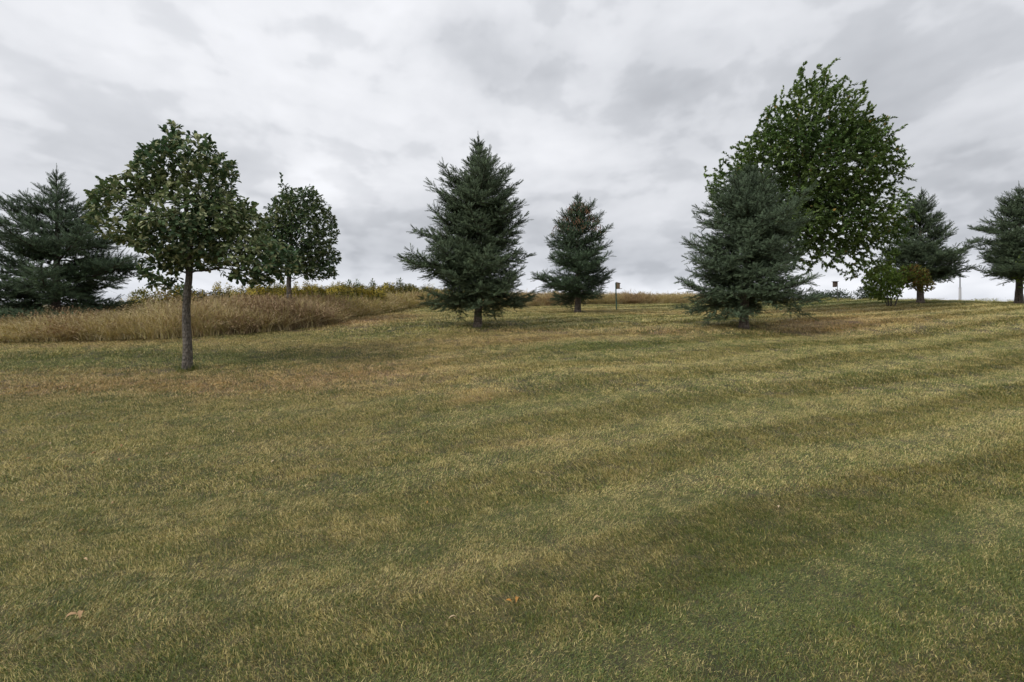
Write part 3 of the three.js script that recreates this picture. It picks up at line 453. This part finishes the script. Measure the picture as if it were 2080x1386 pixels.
{
  const r = rng(1301), mat = vc({ roughness: 0.9 }), total = edgeLen[edgeLen.length - 1];
  const kinds = [
    { g: stalkClump(1, 64, 0.27, [[0.68, 0.57, 0.31], [0.5, 0.41, 0.2], [0.74, 0.63, 0.38], [0.44, 0.39, 0.16]], 0.25, 0.7), l: 'tall tan dry grass standing beyond the mown lawn' },
    { g: stalkClump(2, 64, 0.27, [[0.5, 0.36, 0.18], [0.36, 0.25, 0.13], [0.58, 0.44, 0.23]], 0.45, 0.6), l: 'tall reddish brown dry grass standing beyond the mown lawn' },
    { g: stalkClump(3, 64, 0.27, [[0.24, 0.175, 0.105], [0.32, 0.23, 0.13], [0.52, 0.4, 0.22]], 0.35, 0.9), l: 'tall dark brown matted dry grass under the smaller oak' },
    { g: stalkClump(4, 64, 0.27, [[0.62, 0.5, 0.24], [0.5, 0.42, 0.16], [0.34, 0.34, 0.11]], 0.3, 0.7), l: 'tall golden dry grass around the curve of the mown edge' }];
  kinds.forEach((k) => { k.c = new Copies(); });
  const place = (X, d, h, kind, f) => { q1.setFromAxisAngle(UPV, r() * 6.28); q2.setFromAxisAngle(V(r() - 0.5, 0, r() - 0.5).normalize(), (r() - 0.5) * 0.35); mx.compose(V(X, ground(X, d) - 0.02, -d), q2.multiply(q1), V(1.05, h, 1.05)); kinds[kind].c.add(mx, [f, f, f]); };
  for (let k = 0; k < 11000; k++) {
    const s = 22 + r() * (total - 22), off = Math.pow(r(), 1.5) * 8, [ex, ed, nx, nd] = edgeAt(s), wob = 0.3 * noise(s * 0.7, 3) + 0.15 * noise(s * 2.3, 8), X = ex + nx * (off + wob), d = ed + nd * (off + wob);
    let h = X < -11 ? lerp(0.46, 0.58, smooth(-14, -11, X)) : d < 17 ? lerp(0.58, 0.9, smooth(-11, -9, X)) : lerp(0.88, 0.72, smooth(17, 26, d));
    h *= smooth(-0.3, 0.8, off + 0.25) * (0.68 + 0.5 * r() * r() + 0.2 * r() + 0.45 * noise(X * 0.8, d * 0.8) + 0.2 * noise(X * 2.5, d * 2.5));
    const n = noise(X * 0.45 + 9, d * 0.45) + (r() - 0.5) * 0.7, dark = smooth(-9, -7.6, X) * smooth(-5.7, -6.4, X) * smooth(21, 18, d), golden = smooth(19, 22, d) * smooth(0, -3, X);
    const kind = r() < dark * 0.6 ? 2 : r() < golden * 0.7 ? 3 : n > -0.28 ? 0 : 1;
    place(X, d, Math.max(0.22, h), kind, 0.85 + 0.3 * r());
  }
  for (let k = 0; k < 150; k++) { const X = 12 + 22 * r(), d = 34.5 + 3.5 * r(); if (noise(X * 0.6, d * 0.3) > -0.05) { q1.setFromAxisAngle(UPV, r() * 6.28); mx.compose(V(X, ground(X, d) - 0.02, -d), q1, V(0.8, 0.14 + 0.16 * r(), 0.8)); kinds[3].c.add(mx, [0.75, 0.85, 0.6]); } }
  kinds.forEach((k) => tag(k.c.build(numbered('tall_dry_grass'), k.g, mat, scene), k.l, 'grass', 'tall dry grass', 'stuff'));
  // goldenrod and green weeds behind the dry grass
  const weed = (seed, leafTones, flower) => { const q = rng(seed), g = new Geo(); for (let k = 0; k < 16; k++) { const a = q() * 6.28, o = Math.sqrt(q()) * 0.3, x = Math.cos(a) * o, z = Math.sin(a) * o, h = 0.7 + 0.35 * q(), st = [0.12, 0.12, 0.05]; const b0 = g.v(x - 0.005, 0, z, 0, 0, st), b1 = g.v(x + 0.005, 0, z, 0, 0, st), b2 = g.v(x, h, z, 0, 0, st); g.t(b0, b1, b2);
    for (let j = 0; j < 22; j++) { const y = h * (0.15 + 0.8 * q()), aa = q() * 6.28, l = 0.06 + 0.06 * q(), c = leafTones[Math.floor(q() * leafTones.length)].map((v) => v * (0.7 + 0.6 * q())), px = Math.cos(aa), pz = Math.sin(aa); const i0 = g.v(x, y, z, 0, 0, c), i1 = g.v(x + px * l * 0.5 - pz * 0.012, y + l * 0.35, z + pz * l * 0.5 + px * 0.012, 0, 0, c), i2 = g.v(x + px * l, y + l * 0.3, z + pz * l, 0, 0, c), i3 = g.v(x + px * l * 0.5 + pz * 0.012, y + l * 0.35, z + pz * l * 0.5 - px * 0.012, 0, 0, c); g.t(i0, i1, i2); g.t(i0, i2, i3); }
    if (q() < flower) for (let j = 0; j < 16; j++) { const y = h - 0.22 * q(), aa = q() * 6.28, l = 0.09 * q(), c = mix3([0.42, 0.32, 0.03], [0.3, 0.24, 0.05], q()), X = x + Math.cos(aa) * l, Z = z + Math.sin(aa) * l; const i0 = g.v(X, y, Z, 0, 0, c), i1 = g.v(X + 0.03, y + 0.015, Z + 0.01, 0, 0, c), i2 = g.v(X - 0.005, y + 0.03, Z - 0.02, 0, 0, c); g.t(i0, i1, i2); } } return g.build(); };
  const gold = new Copies(), green = new Copies();
  for (let k = 0; k < 1500; k++) {
    const s = 30 + r() * (total - 30), off = 2.2 + r() * 7.5, [ex, ed, nx, nd] = edgeAt(s), X = ex + nx * off, d = ed + nd * off, n = noise(X * 0.35 + 20, d * 0.35), h = (0.85 + 0.35 * r() + 0.3 * n) * (d > 31 ? 0.8 : 1) * (X < -11 ? 0.6 : 1);
    if (r() > (d > 21 && X > -9.5 ? 0.7 : 0.1) + n) continue;
    mx.compose(V(X, ground(X, d) - 0.02, -d), q1.setFromAxisAngle(UPV, r() * 6.28), V(1.1, h, 1.1)); const f = 0.8 + 0.4 * r(); (r() < (d > 21 && X > -9.5 ? 0.6 : 0.12) + 0.6 * n ? gold : green).add(mx, [f, f, f]);
  }
  for (let k = 0; k < 520; k++) {
    const X = -12 + 8.5 * r(), d = 23 + 12 * r(), n = noise(X * 0.5 + 3, d * 0.5);
    if (beyondEdge(X, d) < 1.6 || r() > 0.55 + 1.1 * n) continue;
    mx.compose(V(X, ground(X, d) - 0.02, -d), q1.setFromAxisAngle(UPV, r() * 6.28), V(1.1, 0.7 + 0.65 * r() + 0.4 * n, 1.1)); const f = 0.8 + 0.4 * r(); (r() < 0.6 ? gold : green).add(mx, [f, f, f]);
  }
  tag(gold.build('goldenrod', weed(71, [[0.1, 0.13, 0.035], [0.16, 0.17, 0.04], [0.2, 0.18, 0.05]], 0.85), mat, scene), 'yellow flowering weeds standing behind the dry grass', 'weeds', undefined, 'stuff');
  tag(green.build('green_weeds', weed(72, [[0.08, 0.11, 0.04], [0.12, 0.14, 0.05], [0.13, 0.15, 0.08]], 0.15), mat, scene), 'grey green leafy weeds standing behind the dry grass', 'weeds', undefined, 'stuff');
}

// ---------------------------------------------------------------- grass the mower missed round the trunks
{
  const r = rng(808), c = new Copies();
  for (const [X, d, R, n] of [[-6.8, 11.9, 0.13, 60], [-1.06, 18, 0.19, 34], [7.52, 18.4, 0.21, 34], [3.1, 26.8, 0.2, 26], [21, 29.2, 0.23, 26], [25.7, 28.8, 0.24, 26], [5.5, 29.9, 0.06, 10], [19.06, 33.2, 0.05, 8]])
    for (let k = 0; k < n; k++) { const a = r() * 6.28, q = R + 0.14 * r() * r(), x = X + Math.cos(a) * q, e = d + Math.sin(a) * q, f = 0.7 + 0.5 * r(), h = 0.6 + 0.9 * r() * (a < 1 || a > 5.4 ? 1.3 : 0.8); mx.compose(V(x, ground(x, e), -e), q1.setFromAxisAngle(UPV, r() * 6.28), V(0.7, h, 0.7)); c.add(mx, [f, f, f]); }
  tag(c.build('untrimmed_grass', tuftGeo(88, 24, 0.06, 0.006, 0.12, 0.3), vc({}), scene), 'longer green grass tufts left unmown around trunks and posts', 'grass', undefined, 'stuff');
}

// ---------------------------------------------------------------- bushes, saplings and far trees
function bush(o) {
  const r = rng(o.seed), y0 = o.y ?? ground(o.X, o.d), root = thing(o.name, o.label, o.category ?? 'bush', o.X, y0 - 0.03, -o.d, o.group), stems = new Geo(), cp = new Copies();
  const n = o.stems ?? 5;
  for (let k = 0; k < n; k++) { const a = r() * 6.28, l = o.w * (0.2 + 0.5 * r()), t = V(Math.cos(a) * l, o.h * (0.55 + 0.35 * r()), Math.sin(a) * l); stems.tube([V(Math.cos(a) * 0.04, -0.03, Math.sin(a) * 0.04), V(t.x * 0.4, t.y * 0.5, t.z * 0.4), t], [o.h * 0.012, o.h * 0.008, o.h * 0.003], 5); }
  part('stems', stems.build(), twigMat, root);
  for (let k = 0; k < o.clumps; k++) {
    const u = r() * 6.28, v = Math.pow(r(), 0.7), yy = o.low + (1 - o.low) * v, prof = o.shape === 'spire' ? Math.pow(1 - v, 0.7) * 0.9 + 0.1 : Math.sqrt(Math.max(0.02, 1 - (v * 1.9 - 0.9) ** 2 * 0.95)), q = o.w * prof * Math.sqrt(r()), c0 = V(Math.cos(u) * q, yy * o.h * (0.9 + 0.14 * noise(u * 2 + o.seed, 1)), Math.sin(u) * q), ct = o.tones[Math.floor(r() * o.tones.length)], cs = o.leaf * 2.2;
    for (let j = 0; j < o.per; j++) { const d = V(r() - 0.5, r() - 0.3, r() - 0.5).normalize(), f = 0.7 + 0.6 * r(), p = c0.clone().addScaledVector(d, cs * r()); cp.add(frame(p, d, V(r() - 0.5, 1, r() - 0.5), o.leaf, o.leaf * (0.8 + 0.5 * r()), o.leaf), ct.map((x) => x * f)); }
  }
  cp.build('foliage', ovalLeaf, leafMat, root);
  return root;
}
const SG = [[0.09, 0.14, 0.05], [0.12, 0.17, 0.06], [0.15, 0.19, 0.08]], GR = [[0.17, 0.2, 0.11], [0.22, 0.24, 0.13], [0.14, 0.17, 0.09]], YG = [[0.2, 0.19, 0.04], [0.26, 0.22, 0.04], [0.15, 0.17, 0.04]], DK = [[0.035, 0.06, 0.028], [0.05, 0.08, 0.035], [0.065, 0.09, 0.045]];
[[-8.5, 29.5, 1.55, 0.28, SG, 'spire', 'dark green sapling pair standing up from the goldenrod', 'sapling'], [-8.05, 29.6, 1.6, 0.26, SG, 'spire', 'dark green sapling pair standing up from the goldenrod', 'sapling'],
  [-7.6, 31, 1.5, 0.35, GR, 'spire', 'grey green sapling among yellow weeds', 'sapling'], [-7.0, 31.5, 1.25, 0.25, GR, 'spire', 'grey green sapling among yellow weeds', 'sapling'], [-6.3, 32, 1.55, 0.4, GR, 'spire', 'grey green sapling among yellow weeds', 'sapling'],
  [-5.6, 31.2, 1.15, 0.5, YG, 'round', 'yellow green bush next to the tall dense spruce', 'bush'], [-4.75, 30.6, 0.75, 0.45, DK, 'round', 'low dark green bush beside the yellow bush', 'bush'],
  [-10.2, 25.5, 1.25, 0.75, YG, 'round', 'yellow bush behind the smaller oak', 'bush'], [-11.5, 26.5, 1.2, 0.7, SG, 'round', 'green bush standing behind the dry grass between the oaks', 'bush'], [-14.2, 24.5, 1.3, 0.6, SG, 'round', 'green bush behind the bare oak trunk', 'bush'], [-16.3, 25, 1.1, 0.6, YG, 'round', 'yellow green bush beside the broad layered spruce', 'bush']]
  .forEach(([X, d, h, w, tones, shape, label, cat], k) => bush({ name: cat, seed: 200 + k, X, d, h, w, tones, shape, label, category: cat, group: cat === 'sapling' ? 'saplings in the weeds' : undefined, low: shape === 'spire' ? 0.3 : 0.12, leaf: 0.085, clumps: shape === 'spire' ? Math.round(18 + 40 * w) : Math.round(50 + 130 * w), per: 9 }));
bush({ name: 'distant_tree', seed: 301, X: 13.2, d: 62, y: 2.6, h: 4.0, w: 1.9, tones: DK, shape: 'round', low: 0.2, leaf: 0.16, clumps: 300, per: 9, label: 'small dark tree beyond the dry grass to the side of the green birdhouse post', category: 'tree' });
bush({ name: 'distant_tree', seed: 302, X: 15.0, d: 64, y: 2.6, h: 3.2, w: 1.6, tones: SG, shape: 'round', low: 0.2, leaf: 0.16, clumps: 240, per: 9, label: 'lighter green tree beyond the dry grass, next to the small dark tree', category: 'tree' });
[[66.5, 122, 8.6, 5.5], [72, 126, 9.2, 5], [76, 121, 9.8, 5], [69, 130, 9.5, 5], [79, 124, 8.8, 4.2], [62, 125, 8.2, 4.2]].forEach(([X, d, h, w], k) => bush({ name: 'distant_tree', seed: 310 + k, X, d, y: 1.4, h: h * 1.3, w, tones: DK, shape: 'round', low: 0.06, leaf: 0.3, clumps: 700, per: 9, label: 'rounded dark green tree in the far row beyond the hill crest', category: 'tree', group: 'far row of trees beyond the crest' }));

// ---------------------------------------------------------------- birdhouses, far pole
const wood = (c) => new THREE.MeshStandardMaterial({ color: c, roughness: 0.85 });
function boxGeo(w, h, d, x, y, z) { const g = new THREE.BoxGeometry(w, h, d); g.translate(x, y, z); return g; }
{
  const X = 5.5, d = 29.9, root = thing('birdhouse', 'tan wooden birdhouse with open ledge on a green post', 'birdhouse', X, ground(X, d), -d), m = wood(C(0.3, 0.22, 0.14)), dk = wood(C(0.2, 0.145, 0.1)), green = new THREE.MeshStandardMaterial({ color: C(0.03, 0.12, 0.09), roughness: 0.5 });
  const p = new Geo(); p.tube([V(0, -0.1, 0), V(-0.02, 0.7, 0), V(-0.045, 1.46, 0)], [0.032, 0.032, 0.028], 8, true); part('post', p.build(), green, root);
  const tee = new THREE.BoxGeometry(0.012, 1.4, 0.075); tee.translate(0, 0.75, 0.03); tee.rotateZ(0.03); part('post_rib', tee, green, root);
  part('back_board', boxGeo(0.025, 0.36, 0.16, 0.0, 1.3, 0), m, root); part('side_board', boxGeo(0.15, 0.26, 0.02, 0.09, 1.29, 0.07), m, root); part('side_board', boxGeo(0.15, 0.26, 0.02, 0.09, 1.29, -0.07), m, root);
  part('front_board', boxGeo(0.02, 0.24, 0.118, 0.156, 1.28, 0), dk, root); part('floor_board', boxGeo(0.27, 0.018, 0.15, 0.15, 1.148, 0), m, root);
  const roof = new THREE.BoxGeometry(0.24, 0.022, 0.2); roof.rotateZ(-0.22); roof.translate(0.085, 1.448, 0); part('roof', roof, dk, root);
  const hole = new THREE.TorusGeometry(0.02, 0.006, 6, 14); hole.rotateY(Math.PI / 2); hole.translate(0.168, 1.33, 0); part('entrance_ring', hole, dk, root);
}
{
  const X = 19.0, d = 33.2, root = thing('birdhouse', 'dark brown birdhouse with flat roof on a thin grey pole', 'birdhouse', X, ground(X, d), -d), m = wood(C(0.1, 0.07, 0.055)), rf = wood(C(0.07, 0.052, 0.045)), steel = new THREE.MeshStandardMaterial({ color: C(0.16, 0.15, 0.15), roughness: 0.5, metalness: 0.4 });
  const p = new Geo(); p.tube([V(0.06, -0.1, 0), V(0.02, 0.6, 0), V(-0.015, 1.16, 0)], [0.018, 0.018, 0.018], 8, true); part('pole', p.build(), steel, root);
  part('front_board', boxGeo(0.2, 0.28, 0.02, -0.12, 1.03, 0.08), m, root); part('back_board', boxGeo(0.2, 0.3, 0.02, -0.12, 1.03, -0.08), m, root);
  part('side_board', boxGeo(0.02, 0.275, 0.138, -0.209, 1.03, 0), m, root); part('side_board', boxGeo(0.02, 0.275, 0.138, -0.031, 1.03, 0), m, root);
  part('floor_board', boxGeo(0.156, 0.015, 0.138, -0.12, 0.905, 0), m, root); part('roof', boxGeo(0.3, 0.022, 0.24, -0.125, 1.192, 0.01), rf, root);
  const hole = new THREE.TorusGeometry(0.022, 0.006, 6, 14); hole.translate(-0.12, 1.09, 0.092); part('entrance_ring', hole, rf, root);
}
{
  const X = 47.3, d = 60, root = thing('white_pole', 'thin white pole standing beyond the hill crest', 'pole', X, 3.0, -d), m = new THREE.MeshStandardMaterial({ color: C(0.5, 0.5, 0.51), roughness: 0.5 }), g2 = new THREE.MeshStandardMaterial({ color: C(0.3, 0.31, 0.33), roughness: 0.5 });
  const lo = new Geo(); lo.tube([V(0, -0.3, 0), V(0, 2.8, 0), V(0, 4.2, 0)], [0.16, 0.13, 0.11], 12, true); part('lower_shaft', lo.build(), m, root);
  const hi = new Geo(); hi.tube([V(0, 4.19, 0), V(0, 6.2, 0)], [0.07, 0.055], 10, true); part('upper_shaft', hi.build(), g2, root);
  const col = new THREE.CylinderGeometry(0.13, 0.13, 0.09, 14); col.translate(0, 4.2, 0); part('collar', col, m, root);
}

// ---------------------------------------------------------------- fallen leaves on the lawn
{
  const r = rng(555), tones = [[0.42, 0.27, 0.14], [0.5, 0.35, 0.19], [0.36, 0.2, 0.09], [0.55, 0.42, 0.26]].map((c) => new THREE.MeshStandardMaterial({ color: C(...c), roughness: 0.85 })), orange = new THREE.MeshStandardMaterial({ color: C(0.45, 0.22, 0.05), roughness: 0.85 });
  const curled = [0.9, 1.6].map((curl) => leafGeo([[0.01, -0.15], [0.02, 0.0], [0.16, 0.2], [0.2, 0.45], [0.14, 0.75], [0.0, 1.0]], 0.7, curl));
  const spots = [[-2.46, 3.12, 0.065, 1], [-2.385, 3.13, 0.06, 1]];
  const px = [[-4.3, 5.0], [-3.5, 5.0], [-3.3, 4.4], [-0.74, 5.0], [-2.95, 3.9], [0.04, 3.4], [0.0, 3.32], [0.48, 3.38], [-0.3, 3.15], [-5.55, 6.85], [-5.35, 6.6], [-5.2, 6.55], [-5.3, 6.2], [-4.6, 6.7], [-4.7, 6.35], [-4.3, 6.2], [-3.4, 6.25], [-4.9, 6.9], [-5.9, 7.6], [-3.9, 6.4], [-5.0, 8.6], [-3.6, 7.4], [-6.3, 9.3], [-0.36, 9.1], [2.3, 4.9], [2.0, 5.6], [-4.6, 5.9], [-6.6, 12.9], [-7.4, 12.4], [-8.8, 13.4], [-9.2, 12.7], [-10.4, 13.2], [-5.6, 10.9], [6.9, 14.0], [4.0, 14.2], [-7.9, 11.3], [-6.1, 8.3], [-5.6, 7.9]];
  for (const p of px) spots.push([p[0], p[1], 0.034 + 0.03 * r(), 0]);
  for (let k = 0; k < 26; k++) spots.push([-10 + 7.5 * r(), 6 + 7 * r(), 0.03 + 0.035 * r(), 0]);
  spots.forEach(([X, d, L, pair], k) => {
    const o = new THREE.Mesh(curled[k % 2], k === 5 || k === 7 || k === 8 ? orange : tones[Math.floor(r() * 4)]); o.name = numbered('fallen_leaf'); o.castShadow = o.receiveShadow = true;
    o.scale.set(L * 1.15, L, L); o.rotation.set(-Math.PI / 2 + (r() - 0.5) * 0.5, (r() - 0.5) * 0.5, pair ? (k ? 0.5 : -0.9) : r() * 6.28, 'YXZ'); o.position.set(X, ground(X, d) + 0.028 + 0.014 * (pair ? 1 : r()), -d); scene.add(o);
    tag(o, pair ? 'curled tan leaf lying tip to tip with another large leaf on the lawn' : o.material === orange ? 'small orange fallen leaf lying on the green lawn' : X > 1.5 ? 'lone pale fallen leaf lying on the open striped lawn' : d > 10.5 ? 'pale fallen leaf lying on the grass close to the round crowned oak' : 'single curled tan fallen leaf lying on open lawn in front of the oak', 'leaf', pair ? 'pair of large fallen leaves' : o.material === orange ? 'orange fallen leaves' : X > 1.5 ? 'lone leaves on the open lawn' : d > 10.5 ? 'fallen leaves by the oak' : 'scattered tan fallen leaves');
  });
}
// ---------------------------------------------------------------- unseen building added behind the camera, sized so its shade darkens the near lawn
{
  const X0 = -0.6, X1 = 15, zf = 0.9, zb = 9.9, eave = 6.2, y0 = -0.3, root = thing('unseen_house', 'beige sided building added unseen behind the viewpoint to shade the near lawn', 'unseen_house', 0, y0, 0);
  const siding = new THREE.MeshStandardMaterial({ color: C(0.24, 0.2, 0.16), roughness: 0.8 }), trim = new THREE.MeshStandardMaterial({ color: C(0.7, 0.69, 0.66), roughness: 0.6 }), tile = new THREE.MeshStandardMaterial({ color: C(0.08, 0.075, 0.07), roughness: 0.95 }), glass = new THREE.MeshPhysicalMaterial({ color: C(0.05, 0.055, 0.06), roughness: 0.06 });
  part('wall', boxGeo(X1 - X0, eave + 0.3, zb - zf, (X0 + X1) / 2, eave / 2 - 0.15, (zf + zb) / 2), siding, root);
  const sh = new THREE.Shape([[zf - 0.45, eave + 0.02], [zb + 0.45, eave + 0.02], [(zf + zb) / 2, eave + 2.6]].map(([a, b]) => new THREE.Vector2(a, b))), rg = new THREE.ExtrudeGeometry(sh, { depth: X1 - X0 + 0.8, bevelEnabled: false }); rg.rotateY(-Math.PI / 2); rg.translate(X1 + 0.4, 0, 0);
  part('roof', rg, tile, root);
  for (const [x, y, w, h] of [[2.5, 1.5, 1.4, 1.4], [5.5, 1.25, 2.2, 2.1], [9.5, 1.5, 1.6, 1.4], [2.5, 4.1, 1.4, 1.3], [5, 4.1, 1.4, 1.3], [9.5, 4.1, 1.4, 1.3]]) {
    const win = part('window', boxGeo(w, h, 0.06, x, y, zf - 0.032), trim, root);
    part('pane', boxGeo(w / 2 - 0.09, h - 0.14, 0.02, x - w / 4 + 0.01, y, zf - 0.07), glass, win); part('pane', boxGeo(w / 2 - 0.09, h - 0.14, 0.02, x + w / 4 - 0.01, y, zf - 0.07), glass, win);
  }
}
renderer.render(scene, camera);
